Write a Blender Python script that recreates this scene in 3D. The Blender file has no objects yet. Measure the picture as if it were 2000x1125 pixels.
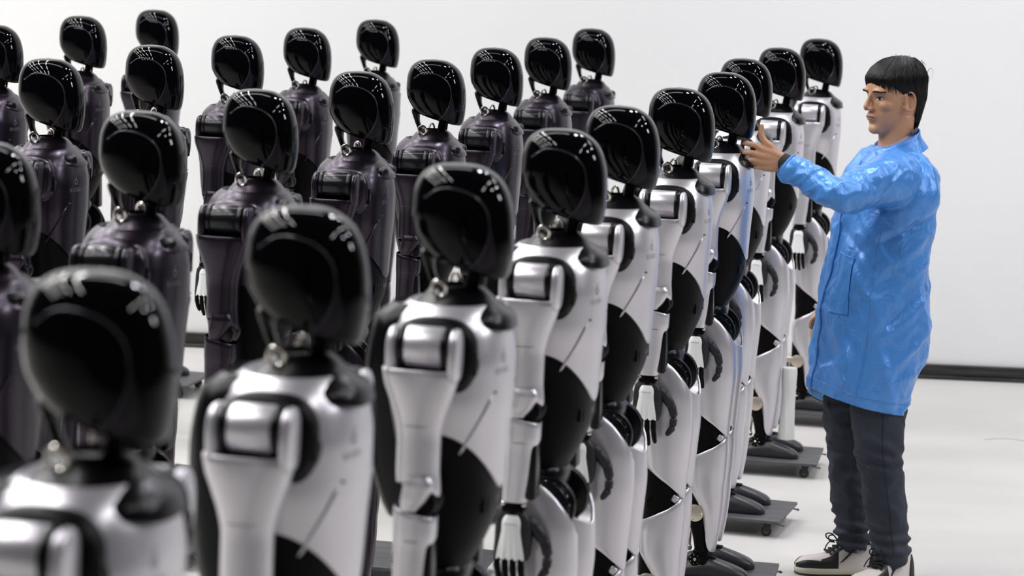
import bpy, bmesh, math, random
import numpy as np
from mathutils import Vector, Matrix, noise
random.seed(7)
PI = math.pi
D = bpy.data
SC = bpy.context.scene
COL = SC.collection

# ------------------------------------------------------------ camera, world, lights, exposure
def make_camera():
    th, ro = math.atan(712/5500), math.radians(2.46)
    fw = Vector((0, math.cos(th), -math.sin(th))); r0 = Vector((1, 0, 0)); u0 = r0.cross(fw)
    r = r0*math.cos(ro)+u0*math.sin(ro); u = u0*math.cos(ro)-r0*math.sin(ro)
    cd = D.cameras.new('camera'); cam = D.objects.new('camera', cd); COL.objects.link(cam)
    m = Matrix((r, u, -fw)).transposed().to_4x4(); m.translation = (0, 0, 2.15)
    cam.matrix_world = m
    cd.sensor_width = 36; cd.lens = 36*5500/2000
    cd.clip_start = .05; cd.clip_end = 200
    cd.dof.use_dof = True; cd.dof.focus_distance = 9.0; cd.dof.aperture_fstop = 4.6
    SC.camera = cam
make_camera()
SC.view_settings.view_transform = 'Standard'; SC.view_settings.look = 'None'
SC.view_settings.gamma = 1; SC.view_settings.use_curve_mapping = False
SC.view_settings.exposure = 0.10
W = D.worlds.new('world'); SC.world = W; W.use_nodes = True
W.node_tree.nodes['Background'].inputs[0].default_value = (.80, .82, .86, 1)
W.node_tree.nodes['Background'].inputs[1].default_value = .05

def area(name, loc, sx, sy, power, col=(1, 1, 1), rot=(0, 0, 0), shape='RECTANGLE'):
    l = D.lights.new(name, 'AREA'); l.shape = shape; l.size = sx
    if shape in ('RECTANGLE', 'ELLIPSE'): l.size_y = sy
    l.energy = power; l.color = col
    o = D.objects.new(name, l); COL.objects.link(o); o.location = loc; o.rotation_euler = rot
    return o
# rows of strip lamps under the hall roof, on the left; a few round high-bay lamps on the right
for i in range(5):
    for j in range(4):
        area('strip_lamp', (-8.5+i*1.5, 3.0+j*3.2, 7.2), .10, 2.3, 75, (1, .985, .97))
for x, y, pw in ((1.9, 10.4, 120), (2.8, 12.3, 50), (7.4, 8.6, 150), (6.8, 5.0, 90)):
    area('round_lamp', (x, y, 7.0), .42, .42, pw, (.93, .92, 1.0), shape='DISK')
area('strip_lamp', (5.3, 10.6, 7.1), .10, 2.3, 85, (1, .985, .97), (0, 0, math.radians(52)))
area('strip_lamp', (4.6, 2.5, 7.1), .10, 2.3, 85, (1, .985, .97))
area('strip_lamp', (4.6, 6.5, 7.1), .10, 2.3, 85, (1, .985, .97))
area('side_lamp', (9.5, 7.0, 5.6), 1.2, .8, 160, (.97, .95, 1.0), (0, math.radians(62), 0))
# a lamp bank that washes the white wall
area('wall_wash_lamp', (-3.5, 9.6, 7.2), 9.0, .5, 160, (1, 1, 1), (math.radians(-35), 0, 0))

# ------------------------------------------------------------ materials
def mat(name, col, rough=.5, metal=0., coat=0., **k):
    m = D.materials.new(name); m.use_nodes = True; nt = m.node_tree; b = nt.nodes['Principled BSDF']
    b.inputs['Base Color'].default_value = (*col, 1); b.inputs['Roughness'].default_value = rough
    b.inputs['Metallic'].default_value = metal; b.inputs['Coat Weight'].default_value = coat
    b.inputs['Coat Roughness'].default_value = .04
    for a, v in k.items():
        b.inputs[a.replace('_', ' ')].default_value = v
    return m
def N(m, t, **k):
    n = m.node_tree.nodes.new(t)
    for a, v in k.items(): setattr(n, a, v)
    return n
def L(m, a, b): m.node_tree.links.new(a, b)
def noisy(m, c1, c2, scale, det=3, rough=None, bump=0, dist=.01, stretch=(1, 1, 1), lo=.35, hi=.65):
    tc = N(m, 'ShaderNodeTexCoord'); mp = N(m, 'ShaderNodeMapping'); mp.inputs['Scale'].default_value = stretch
    L(m, tc.outputs['Object'], mp.inputs[0])
    t = N(m, 'ShaderNodeTexNoise'); t.inputs['Scale'].default_value = scale; t.inputs['Detail'].default_value = det
    L(m, mp.outputs[0], t.inputs['Vector'])
    r = N(m, 'ShaderNodeValToRGB'); r.color_ramp.elements[0].position = lo; r.color_ramp.elements[1].position = hi
    r.color_ramp.elements[0].color = (*c1, 1); r.color_ramp.elements[1].color = (*c2, 1)
    L(m, t.outputs[0], r.inputs[0]); b = m.node_tree.nodes['Principled BSDF']
    L(m, r.outputs[0], b.inputs['Base Color'])
    if bump:
        bp = N(m, 'ShaderNodeBump'); bp.inputs['Strength'].default_value = bump; bp.inputs['Distance'].default_value = dist
        L(m, t.outputs[0], bp.inputs['Height']); L(m, bp.outputs[0], b.inputs['Normal'])
    return m
M = {}
M['helmet'] = mat('helmet_gloss_black', (.0010, .0010, .0016), .035, 0, 0, Specular_IOR_Level=.15)
M['cheek'] = mat('cheek_satin', (.010, .008, .012), .34, .3, Specular_IOR_Level=.3)
M['ridge'] = mat('ridge_satin', (.028, .024, .033), .22, .4)
M['silver'] = noisy(mat('silver_paint', (.6, .6, .62), .33, .68, .0), (.60, .585, .625), (.64, .625, .665), 6)
M['dark'] = noisy(mat('graphite_paint', (.06, .055, .065), .27, .92), (.040, .034, .045), (.047, .039, .052), 6)
M['darkgloss'] = mat('dark_gloss', (.008, .0075, .010), .22, .2, Specular_IOR_Level=.35)
M['black'] = mat('black_plastic', (.0016, .0016, .0022), .45, Specular_IOR_Level=.09)
M['blacksatin'] = mat('black_satin', (.003, .0028, .004), .27, 0, Specular_IOR_Level=.22)
M['grey'] = mat('dark_grey_polymer', (.016, .015, .018), .45, Specular_IOR_Level=.3)
M['shoe'] = mat('foot_cover', (.022, .021, .024), .36, Specular_IOR_Level=.4)
M['chrome'] = mat('steel', (.72, .68, .62), .16, 1.)
M['plate'] = mat('white_plate', (.75, .76, .77), .35)
M['gold'] = mat('bare_aluminium', (.62, .55, .46), .38, .9)
M['print'] = mat('grey_print', (.10, .095, .105), .5)
M['board'] = noisy(mat('board', (.05, .05, .055), .45), (.040, .041, .046), (.075, .076, .083), 9, 4, stretch=(1, 6, 1))
M['rubber'] = mat('rubber', (.012, .012, .013), .55)
M['wheelhub'] = mat('wheel_hub', (.09, .09, .095), .4)
M['wall'] = noisy(mat('white_wall', (.8, .8, .8), .9), (.80, .805, .81), (.83, .835, .84), .6, 2)
M['skirt'] = noisy(mat('black_skirting', (.01, .01, .01), .3), (.006, .006, .006), (.03, .03, .03), 3, 4, stretch=(1, 1, 30))
M['foam'] = mat('foam_wrap', (.62, .64, .63), .5, 0, Subsurface_Weight=.2)
M['bag'] = mat('beige_wrap', (.42, .38, .31), .45)

def floor_mat():
    m = mat('pale_floor', (.7, .69, .65), .5)
    noisy(m, (.47, .463, .440), (.515, .508, .487), 1.3, 6, bump=.03, dist=.004, stretch=(.5, 1.6, 1))
    return m
M['floor'] = floor_mat()

# ------------------------------------------------------------ mesh helpers
def pch(keys):
    a = np.array(keys, float); t = a[:, 0]; v = a[:, 1:]
    h = np.diff(t)[:, None]; d = np.diff(v, axis=0)/h
    m = np.zeros_like(v)
    for i in range(1, len(t)-1):
        s = d[i-1]*d[i]
        m[i] = np.where(s > 0, 2*s/np.where(np.abs(d[i-1]+d[i]) < 1e-12, 1, d[i-1]+d[i]), 0)
    m[0] = d[0]; m[-1] = d[-1]
    def f(x):
        x = min(max(x, t[0]), t[-1]); i = min(int(np.searchsorted(t, x, side='right'))-1, len(t)-2); i = max(i, 0)
        hh = t[i+1]-t[i]; s = (x-t[i])/hh
        return ((2*s**3-3*s**2+1)*v[i]+(s**3-2*s**2+s)*hh*m[i]+(-2*s**3+3*s**2)*v[i+1]+(s**3-s**2)*hh*m[i+1])
    return f
def sgp(c, e): return math.copysign(abs(c)**e, c)

ZMAP = None      # optional height remap used while the arms are built
class MB:
    def __init__(s): s.v = []; s.f = []
    def grid(s, pts, closed_u=True, cap0=False, cap1=False, closed_v=False):
        """pts[row][col]"""
        b = len(s.v); R = len(pts); Cn = len(pts[0])
        for row in pts: s.v += [tuple(p) for p in row]
        for i in range(R if closed_v else R-1):
            for j in range(Cn if closed_u else Cn-1):
                k = (j+1) % Cn; i2 = (i+1) % R
                s.f.append((b+i*Cn+j, b+i*Cn+k, b+i2*Cn+k, b+i2*Cn+j))
        for flag, i in ((cap0, 0), (cap1, R-1)):
            if flag:
                c = np.mean([pts[i][j] for j in range(Cn)], axis=0); s.v.append(tuple(c)); ci = len(s.v)-1
                for j in range(Cn):
                    k = (j+1) % Cn
                    s.f.append((b+i*Cn+j, b+i*Cn+k, ci) if i else (b+i*Cn+k, b+i*Cn+j, ci))
        return s
    def tube(s, path, rad, seg=12, caps=True, flat=None, up=(0, 0, 1)):
        """rad: number or list; flat: (a,b) factors on the side / up axes"""
        path = [Vector(p) for p in path]; n = len(path)
        if not hasattr(rad, '__len__'): rad = [rad]*n
        rows = []; fa, fb = flat or (1, 1)
        upv = Vector(up); prev = None
        for i, p in enumerate(path):
            t = (path[min(i+1, n-1)]-path[max(i-1, 0)]).normalized()
            if flat:
                sd = t.cross(upv)
                if sd.length < 1e-4: sd = t.cross(Vector((1, 0, 0)))
            else:
                if prev is None:
                    sd = t.cross(Vector((0, 0, 1)))
                    if sd.length < .1: sd = t.cross(Vector((1, 0, 0)))
                else: sd = prev-t*prev.dot(t)
            sd.normalize(); prev = sd; w = sd.cross(t).normalized()
            rows.append([p+(sd*math.cos(a)*fa+w*math.sin(a)*fb)*rad[i] for a in [2*PI*j/seg for j in range(seg)]])
        if caps:   # rounded ends
            t0 = (path[0]-path[1]).normalized(); t1 = (path[-1]-path[-2]).normalized()
            r0 = [[path[0]+(q-path[0])*.6+t0*rad[0]*.55*min(fa, fb) for q in rows[0]]]
            r1 = [[path[-1]+(q-path[-1])*.6+t1*rad[-1]*.55*min(fa, fb) for q in rows[-1]]]
            rows = r0+rows+r1
        return s.grid([[tuple(q) for q in r] for r in rows][::1], True, caps, caps)
    def cyl(s, p0, p1, r, seg=28, bev=.12, r1=None):
        p0 = Vector(p0); p1 = Vector(p1); t = (p1-p0); h = t.length; t.normalize(); r1 = r if r1 is None else r1
        sd = t.cross(Vector((0, 0, 1)))
        if sd.length < .1: sd = t.cross(Vector((1, 0, 0)))
        sd.normalize(); w = sd.cross(t); b = bev*min(r, h)
        rows = []
        for d, rr in ((0, r-b), (b*.3, r-b*.3), (b, r), (h-b, r1), (h-b*.3, r1-b*.3), (h, r1-b)):
            rows.append([tuple(p0+t*d+(sd*math.cos(a)+w*math.sin(a))*rr) for a in [2*PI*j/seg for j in range(seg)]])
        return s.grid(rows, True, True, True)
    def ring(s, c, ax, R, r, seg=32, k=10, sq=(1, 1)):
        ax = Vector(ax).normalized(); sd = ax.cross(Vector((0, 0, 1)))
        if sd.length < .1: sd = ax.cross(Vector((1, 0, 0)))
        sd.normalize(); w = sd.cross(ax); c = Vector(c); rows = []
        for i in range(seg):
            a = 2*PI*i/seg; e = sd*math.cos(a)*sq[0]+w*math.sin(a)*sq[1]
            rows.append([tuple(c+e*R+(e*math.cos(b)+ax*math.sin(b))*r) for b in [2*PI*j/k for j in range(k)]])
        return s.grid(rows, True, closed_v=True)
    def ell(s, c, r, nu=20, nv=12, rot=None, n=2.):
        rows = []; rm = rot or Matrix.Identity(3)
        for i in range(nv+1):
            ph = PI*i/nv; z = sgp(math.cos(ph), 2/n); q = max(math.sin(ph), .001)**(2/n)
            rows.append([tuple(Vector(c)+rm@Vector((r[0]*q*sgp(math.cos(a), 2/n), r[1]*q*sgp(math.sin(a), 2/n), r[2]*z))) for a in [2*PI*j/nu for j in range(nu)]])
        return s.grid(rows, True)
    def rbox(s, c, size, r=.005, rot=None, seg=3):
        bm = bmesh.new(); bmesh.ops.create_cube(bm, size=1)
        for v in bm.verts: v.co = Vector((v.co.x*size[0], v.co.y*size[1], v.co.z*size[2]))
        bmesh.ops.bevel(bm, geom=bm.edges[:], offset=r, segments=seg, profile=.5, affect='EDGES')
        rm = rot or Matrix.Identity(3); b = len(s.v); bm.verts.index_update()
        for v in bm.verts: s.v.append(tuple(Vector(c)+rm@v.co))
        for f in bm.faces: s.f.append(tuple(b+v.index for v in f.verts))
        bm.free(); return s
    def mirror_y(s):
        o = MB(); o.v = [(x, -y, z) for x, y, z in s.v]; o.f = [tuple(reversed(f)) for f in s.f]; return o
    def mesh(s, name, m, sharp=40):
        me = D.meshes.new(name); me.from_pydata([(v[0], v[1], ZMAP(v[2])) for v in s.v] if ZMAP else s.v, [], s.f); me.validate()
        bm = bmesh.new(); bm.from_mesh(me); bmesh.ops.remove_doubles(bm, verts=bm.verts, dist=1e-5)
        bmesh.ops.recalc_face_normals(bm, faces=bm.faces); bm.to_mesh(me); bm.free()
        for p in me.polygons: p.use_smooth = True
        if sharp: me.set_sharp_from_angle(angle=math.radians(sharp))
        me.materials.append(m); return me
    def obj(s, name, m, parent=None, sharp=40, kind=None, label=None):
        o = D.objects.new(name, s.mesh(name, m, sharp)); COL.objects.link(o); o.parent = parent
        if kind: o['kind'] = kind
        if label: o['label'] = label
        return o

def sec_pt(S, a, k=1.):
    """S = xc, yc, rx, ry, n"""
    xc, yc, rx, ry, n = S
    return xc+k*rx*sgp(math.cos(a), 2/n), yc+k*ry*sgp(math.sin(a), 2/n)
def shell(prof, zt, zb, nA=40, nT=24, cap=(True, True), k=1., ease=False, mb=None, depth=0.):
    """vertical shell; prof(z) -> xc,yc,rx,ry,n ; zt/zb functions of the angle"""
    rows = []
    for i in range(nT+1):
        t = i/nT
        if ease: t = .5-.5*math.cos(PI*t)
        row = []
        for j in range(nA):
            a = 2*PI*j/nA; z = zt(a)+(zb(a)-zt(a))*t; x, y = sec_pt(prof(z), a, k); row.append((x, y, z))
        rows.append(row)
    # rolled-in edges give the plate a visible thickness
    def inn(row, kk, dz): 
        c = np.mean(row, axis=0); return [((p[0]-c[0])*kk+c[0], (p[1]-c[1])*kk+c[1], p[2]+dz) for p in row]
    if cap[0]: rows = [inn(rows[0], .93, -.006), inn(rows[0], .965, .002)]+rows
    if cap[1]: rows = rows+[inn(rows[-1], .965, -.002), inn(rows[-1], .93, .006)]
    m = mb or MB(); return m.grid(rows, True, cap[0], cap[1])

def tag(o, label=None, cat=None, group=None, kind=None):
    if label: o['label'] = label
    if cat: o['category'] = cat
    if group: o['group'] = group
    if kind: o['kind'] = kind
    return o
def empty(name, loc=(0, 0, 0), rz=0):
    o = D.objects.new(name, None); COL.objects.link(o); o.location = loc; o.rotation_euler = (0, 0, rz)
    o.empty_display_size = .1; return o
def kids(o): return [c for c in COL.objects if c.parent == o]
KIDS = {}
def copy_tree(o, parent=None):
    c = o.copy(); COL.objects.link(c)
    if parent is not None: c.parent = parent
    for ch in KIDS.get(o.name, []): copy_tree(ch, c)
    return c
def index_kids():
    KIDS.clear()
    for o in COL.objects:
        if o.parent: KIDS.setdefault(o.parent.name, []).append(o)

# ------------------------------------------------------------ the hall
def plane_obj(name, pts, m):
    s = MB(); s.v = [tuple(p) for p in pts]; s.f = [tuple(range(len(pts)))]
    o = s.obj(name, m, sharp=0); o['kind'] = 'structure'; return o
WALL_Y = 13.83
plane_obj('floor', [(-16, -6, 0), (16, -6, 0), (16, WALL_Y+.1, 0), (-16, WALL_Y+.1, 0)], M['floor'])
w = MB(); w.rbox((0, WALL_Y+.1, 4.0), (32, .2, 8.0), .003); w.obj('wall_back', M['wall'], kind='structure')
sk = MB(); sk.rbox((0, WALL_Y-.012, .036), (32, .024, .072), .006); sk.rbox((0, WALL_Y-.034, .009), (32, .03, .018), .004)
sk.obj('baseboard_back', M['skirt'], kind='structure')
sc = MB(); sc.tube([(2.09+.19*t, 12.2+.05*math.sin(t*3.1)-.07, .001) for t in np.linspace(0, 1, 9)], .0022, 5)
tag(sc.obj('scuff_mark', mat('scuff', (.45, .44, .40), .7)), 'thin curved scuff mark on the pale floor at right', 'scuff')

# ------------------------------------------------------------ helmet surface
HT = 1.64
HK = pch([(0, 0, -.014, -.012, .0005), (.1, .0035, -.048, .024, .034), (.2, .0150, -.0735, .0515, .0565), (.3, .034, -.088, .0725, .0705),
          (.42, .062, -.0955, .0865, .0795), (.55, .099, -.0970, .0945, .083), (.68, .134, -.0930, .0965, .0835), (.8, .163, -.0825, .0955, .0815),
          (.9, .187, -.0710, .0925, .0775), (.965, .202, -.0620, .0895, .0730), (1, .209, -.0560, .0855, .0665)])
def helm(t, a, k=1.):
    dz, xb, xf, hw = HK(t); c = (xb+xf)/2; rx = (xf-xb)/2
    n = 2.0+.45*t; x = c+k*rx*sgp(math.cos(a), 2/n); y = k*hw*sgp(math.sin(a), 2/n)
    # narrower towards the brow of the face
    y *= (1-.05*max(0, math.cos(a))**2*t)*(1-.34*t**3*max(0, .35-math.cos(a))/1.35)
    z = HT-dz+.034*t**3*(xf-x)/(xf-xb)
    return Vector((x, y, z))
def helm_xz(x, z, side, off=.0012):
    """surface point of the helmet at fore-aft x and height z"""
    lo, hi = 0., 1.
    for _ in range(28):
        t = (lo+hi)/2; dz, xb, xf, hw = HK(t); c = (xb+xf)/2; rx = (xf-xb)/2; n = 2.0+.45*t
        u = max(-1, min(1, (x-c)/rx)); a = math.acos(sgp(u, n/2)); p = helm(t, a)
        if p.z > z: lo = t
        else: hi = t
    p = helm(t, a); q = helm(min(t+.01, 1), a); r = helm(t, a+.03)
    nn = (q-p).cross(r-p); nn.normalize()
    if nn.y < 0: nn = -nn
    p = p+nn*off
    return Vector((p.x, p.y*side, p.z))
RIDGE = [(-.060, -.062), (-.030, -.043), (.005, -.043), (.035, -.054), (.056, -.076), (.0635, -.105), (.061, -.138), (.048, -.168), (.030, -.190)]
def cr(pts, n):
    """Catmull-Rom through 2-D/3-D points"""
    P = [np.array(p, float) for p in pts]; P = [2*P[0]-P[1]]+P+[2*P[-1]-P[-2]]; out = []
    for i in range(1, len(P)-2):
        for k in range(n):
            t = k/n; out.append(.5*((2*P[i])+(-P[i-1]+P[i+1])*t+(2*P[i-1]-5*P[i]+4*P[i+1]-P[i+2])*t*t+(-P[i-1]+3*P[i]-3*P[i+1]+P[i+2])*t**3))
    out.append(P[-2]); return out

# ------------------------------------------------------------ torso surface
TP = pch([(-1.395, -.008, 0, .060, .075, 2.1), (-1.383, -.012, 0, .082, .106, 2.15), (-1.36, -.014, 0, .100, .134, 2.25), (-1.33, -.014, 0, .109, .151, 2.35), (-1.28, -.013, 0, .114, .160, 2.4),
          (-1.22, -.012, 0, .113, .160, 2.4), (-1.15, -.009, 0, .106, .150, 2.35), (-1.08, -.004, 0, .098, .136, 2.3), (-1.0, .001, 0, .089, .120, 2.2),
          (-.94, -.004, 0, .073, .098, 2.1), (-.89, -.014, 0, .056, .080, 2.0), (-.86, -.020, 0, .044, .065, 2.0)])
def tors(z): return TP(-z)

EMBLEM = None
def robot(kind):
    sv = kind == 'silver'
    body = M['silver'] if sv else M['dark']; gl = M['black'] if sv else M['darkgloss']
    R = empty('humanoid_robot')
    # ---- head
    rows = [[tuple(helm(t, 2*PI*j/56)) for j in range(56)] for t in [i/40 for i in range(41)]]
    rows += [[tuple(helm(1, 2*PI*j/56, .93)+Vector((0, 0, .003))) for j in range(56)]]
    h = MB().grid(rows, True, True, True).obj('helmet', M['helmet'], R, sharp=35)
    for s in (-1, 1):
        cur = cr(RIDGE, 5)
        MB().tube([helm_xz(x, HT+z, s, .0004) for x, z in cur], .0017, 6).obj('visor_ridge', M['ridge'], h)
        # cheek panel: between the lower part of the ridge and the chin edge
        a = cr([(.0635, -.105), (.061, -.138), (.048, -.166), (.026, -.188)], 5)
        b = cr([(.0655, -.106), (.074, -.150), (.073, -.178), (.052, -.192)], 5)
        g = []
        for p, q in zip(a, b): g.append([tuple(helm_xz(p[0]+(q[0]-p[0])*k/5, HT+p[1]+(q[1]-p[1])*k/5, s, .0011)) for k in range(6)])
        MB().grid(g, False).obj('cheek_panel', M['cheek'], h)
    # ---- neck
    nk = MB().tube(cr([(-.066, 0, HT-.165), (-.060, 0, HT-.20), (-.050, 0, HT-.225), (-.036, 0, HT-.252)], 4), [.030, .030, .026, .022, .019, .018, .017, .017, .018, .020, .024, .028, .032], 14, flat=(1, .42), up=(1, 0, .4))
    nk.obj('neck_strut', M['blacksatin'], R)
    nf = MB().tube([(.030, 0, HT-.175), (.026, 0, HT-.20), (.020, 0, HT-.225), (.016, 0, HT-.26)], [.022, .014, .012, .018], 12)
    nf.tube([(.038, -.012, HT-.19), (.030, -.014, HT-.26)], .004, 8); nf.tube([(.038, .012, HT-.19), (.030, .014, HT-.26)], .004, 8)
    nf.obj('neck_strut', M['black'], R)
    # ---- collar with sensor pods
    CK = pch([(-1.412, -.004, 0, .042, .046, 2.), (-1.404, -.004, 0, .055, .060, 2.), (-1.390, -.004, 0, .066, .076, 2.1), (-1.370, -.002, 0, .083, .098, 2.2), (-1.350, -.002, 0, .100, .116, 2.3), (-1.32, -.002, 0, .108, .128, 2.4)])
    CKs = pch([(-1.412, -.004, 0, .042, .046, 2.), (-1.404, -.004, 0, .055, .060, 2.), (-1.390, -.003, 0, .068, .076, 2.1), (-1.372, .002, 0, .089, .098, 2.4), (-1.362, .003, 0, .0985, .108, 2.5), (-1.335, .004, 0, .103, .116, 2.5)])
    c = shell((lambda z: CKs(-z)) if sv else (lambda z: CK(-z)), lambda a: 1.412, lambda a: (1.366-.027*max(0, math.cos(a))**.9) if sv else 1.352-.020*max(0, math.cos(a))**3, 44, 12)
    co = c.obj('collar', M['blacksatin'] if sv else body, R)
    for s in (-1, 1):
        p = MB().ell((.071, s*.051, 1.351), (.022, .029, .0165), 20, 12, Matrix.Rotation(s*.55, 3, 'Z'), 3.2)
        po = p.obj('sensor_pod', M['blacksatin'] if sv else M['darkgloss'], co)
        d = MB().ell((.0815, s*.069, 1.352), (.0072, .0072, .0072), 14, 10); d.ell((.0915, s*.050, 1.350), (.0034, .0034, .0034), 10, 8)
        d.obj('lens', M['helmet'], co)
        e = MB().ring((-.026, s*.066, 1.411), (0, 1, .15) if s < 0 else (.8, 1, 0), .0135, .0036, 24, 8, (1, 1.15))
        e.cyl((-.026, s*.066, 1.365), (-.026, s*.066, 1.398), .0042, 10); e.cyl((-.026, s*.066, 1.372), (-.026, s*.066, 1.382), .0075, 6)
        e.obj('eye_bolt', M['chrome'], R)
    # ---- torso shell
    zb = lambda a: 1.038+.118*abs(math.sin(a))**1.35+.02*max(0, -math.cos(a))
    t = shell(tors, lambda a: 1.383, zb, 64, 36, ease=False)
    to = t.obj('chest_shell', body, R, sharp=50)
    # raised diagonal crease and inlet on each flank
    for s in (-1, 1):
        pts = cr([(.088, 1.222), (.076, 1.190), (.060, 1.155), (.040, 1.118)], 4)
        q = []
        for x, z in pts:
            xc, yc, rx, ry, n = tors(z); u = min(1, abs((x-xc)/rx)); y = ry*(1-u**n)**(1/n); q.append((x, s*(y+.0005), z))
        MB().tube(q, [.0008]+[.0030]*(len(q)-2)+[.0008], 8).obj('flank_crease', body, to)
        xc, yc, rx, ry, n = tors(1.228); u = (.090-xc)/rx; y = ry*(1-u**n)**(1/n)
        MB().ell((.090, s*(y-.002), 1.229), (.007, .003, .0025), 12, 8, Matrix.Rotation(-s*.9, 3, 'Z')).obj('air_inlet', M['grey'], to)
    # emblem and lettering on the right breast
    if EMBLEM:
        o = D.objects.new('chest_emblem', EMBLEM['silver' if sv else 'dark']); COL.objects.link(o); o.parent = to
    # ---- abdomen
    ab = shell(tors, lambda a: 1.20, lambda a: .885, 44, 22, k=.955)
    ab.obj('abdomen', M['black'], R)
    v = MB()
    for s in (-1, 1):
        for k in range(2): v.rbox((.078-.003*k, s*(.052+.014*k), 1.012), (.012, .006, .030), .002, Matrix.Rotation(s*.7, 3, 'Z'))
    v.obj('waist_vent', M['grey'], R)
    v = MB().rbox((.078, 0, 1.018), (.020, .050, .022), .006); v.obj('front_clasp', M['grey'], R)
    # ---- back unit
    BK = pch([(-1.385, -.078, 0, .03, .06, 2.4), (-1.375, -.085, 0, .045, .085, 2.6), (-1.35, -.095, 0, .060, .105, 2.8), (-1.25, -.10, 0, .068, .112, 3.), (-1.10, -.092, 0, .064, .105, 3.), (-1.0, -.078, 0, .050, .090, 2.8), (-.96, -.07, 0, .035, .075, 2.6)])
    if sv: BKf = lambda z: BK(-z)
    else:
        BKf = lambda z: BK(-z)*np.array([.62, 1, .86, 1, 1])
    shell(BKf, lambda a: 1.378, lambda a: .98, 36, 18).obj('back_unit', M['blacksatin'] if sv else body, R)
    # ---- hips
    hp = MB().ell((-.016, 0, .862), (.056, .080, .046), 28, 14, None, 2.6); hp.cyl((-.012, -.075, .80), (-.012, .075, .80), .052, 28)
    hp.cyl((-.016, 0, .86), (-.016, 0, .90), .052, 32)
    hp.obj('pelvis', M['blacksatin'], R)
    for s in (-1, 1):
        y0 = s*.088
        hj = MB()
        for k, (rr, dy) in enumerate(((.066, .012), (.061, .026), (.053, .038))):
            hj.cyl((.008, y0-s*.03+s*(dy-.012), .805), (.008, y0-s*.03+s*dy, .805), rr, 40, .3)
        hj.ring((.008, y0+s*.004, .805), (0, 1, 0), .052, .0045, 36, 8); hj.ring((.008, y0-s*.012, .805), (0, 1, 0), .063, .004, 36, 8)
        jo = hj.obj('hip_joint', M['blacksatin'], R)
        bo = MB()
        for k in range(9):
            a = -1.3+k*.36; bo.ell((.008+.057*math.cos(a), y0-s*.003, .805+.057*math.sin(a)), (.0016, .0016, .0016), 7, 5)
        bo.obj('bolt_row', M['chrome'], jo, kind='stuff')
        # thigh shell
        TH = pch([(-.88, -.020, 0, .040, .045, 2.1), (-.86, -.015, 0, .062, .056, 2.2), (-.82, -.006, 0, .073, .062, 2.3), (-.76, .004, 0, .079, .065, 2.4), (-.68, .010, 0, .078, .064, 2.4),
                  (-.60, .014, 0, .070, .059, 2.3), (-.52, .018, 0, .060, .052, 2.2), (-.45, .024, 0, .050, .044, 2.1), (-.38, .026, 0, .045, .04, 2.)])
        def tp(z, y0=y0, s=s):
            q = TH(-z).copy(); q[1] = y0; return q
        def zt(a, s=s):
            o = s*math.sin(a); c = math.cos(a)
            return .79+.078*max(0, o)**.45*(1-.25*max(0, c)**2)-.03*max(0, -o)-.045*max(0, c)**3
        def zbt(a, s=s):
            c = math.cos(a); return .466+.10*((1-c)/2)**.9
        ts = shell(tp, zt, zbt, 48, 26).obj('thigh_shell', body, R, sharp=50)
        # knee
        kn = MB(); KP = pch([(-.62, .0, 0, .052, .046, 2.2), (-.5, .004, 0, .052, .045, 2.2), (-.44, .006, 0, .050, .043, 2.2), (-.36, .0, 0, .048, .042, 2.2), (-.30, -.006, 0, .04, .036, 2.2)])
        def kp(z, y0=y0):
            q = KP(-z).copy(); q[1] = y0; return q
        shell(kp, lambda a: .62, lambda a: .30, 28, 12, mb=kn); kn.cyl((.004, y0-.043, .45), (.004, y0+.043, .45), .036, 28)
        kn.obj('knee_joint', M['black'], R)
        MB().rbox((.050, y0+s*.020, .466), (.020, .030, .022), .005, Matrix.Rotation(.6, 3, 'Y')).obj('knee_tip', body, R)
        # shin
        SH = pch([(-.48, .030, 0, .040, .046, 2.2), (-.42, .018, 0, .057, .052, 2.3), (-.36, .010, 0, .064, .055, 2.4), (-.31, .010, 0, .060, .053, 2.4), (-.265, .019, 0, .050, .049, 2.4), (-.225, .030, 0, .037, .045, 2.3), (-.17, .034, 0, .028, .038, 2.3), (-.085, .028, 0, .021, .030, 2.4)])
        def sp(z, y0=y0):
            q = SH(-z).copy(); q[1] = y0; return q
        shell(sp, lambda a: .395+.072*((1+math.cos(a))/2)**1.1, lambda a: .090+.14*((1-math.cos(a))/2)**4, 44, 26).obj('shin_shell', body, R, sharp=50)
        cf = MB(); CF = pch([(-.30, -.008, 0, .042, .036, 2.2), (-.20, -.012, 0, .036, .032, 2.2), (-.14, -.002, 0, .026, .028, 2.2), (-.09, .006, 0, .024, .026, 2.2)])
        def cp(z, y0=y0):
            q = CF(-z).copy(); q[1] = y0; return q
        shell(cp, lambda a: .33, lambda a: .09, 24, 12, mb=cf); cf.rbox((.004, y0, .075), (.050, .052, .035), .006)
        cf.cyl((-.012, y0-.034, .062), (-.012, y0+.034, .062), .020, 20); cf.cyl((.012, y0-.036, .060), (.012, y0+.036, .060), .013, 16)
        cfo = cf.obj('calf_actuator', M['black'], R)
        g = MB().cyl((-.018, y0-s*.02, .216), (-.018, y0+s*.0415, .216), .028, 26, .1); g.rbox((-.046, y0+s*.031, .222), (.045, .016, .026), .006)
        g.obj('motor_cover', M['gold'], cfo)
        g = MB()
        for k in range(7):
            a = k*2*PI/7; g.ell((-.018+.022*math.cos(a), y0+s*.042, .216+.022*math.sin(a)), (.0022, .0016, .0022), 7, 5)
            g.ell((-.012+.015*math.cos(a), y0+s*.035, .062+.015*math.sin(a)), (.0018, .0014, .0018), 7, 5)
        g.ell((-.012, y0+s*.035, .062), (.006, .004, .006), 12, 6); g.obj('screw', M['chrome'], cfo)
        g = MB()
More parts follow.
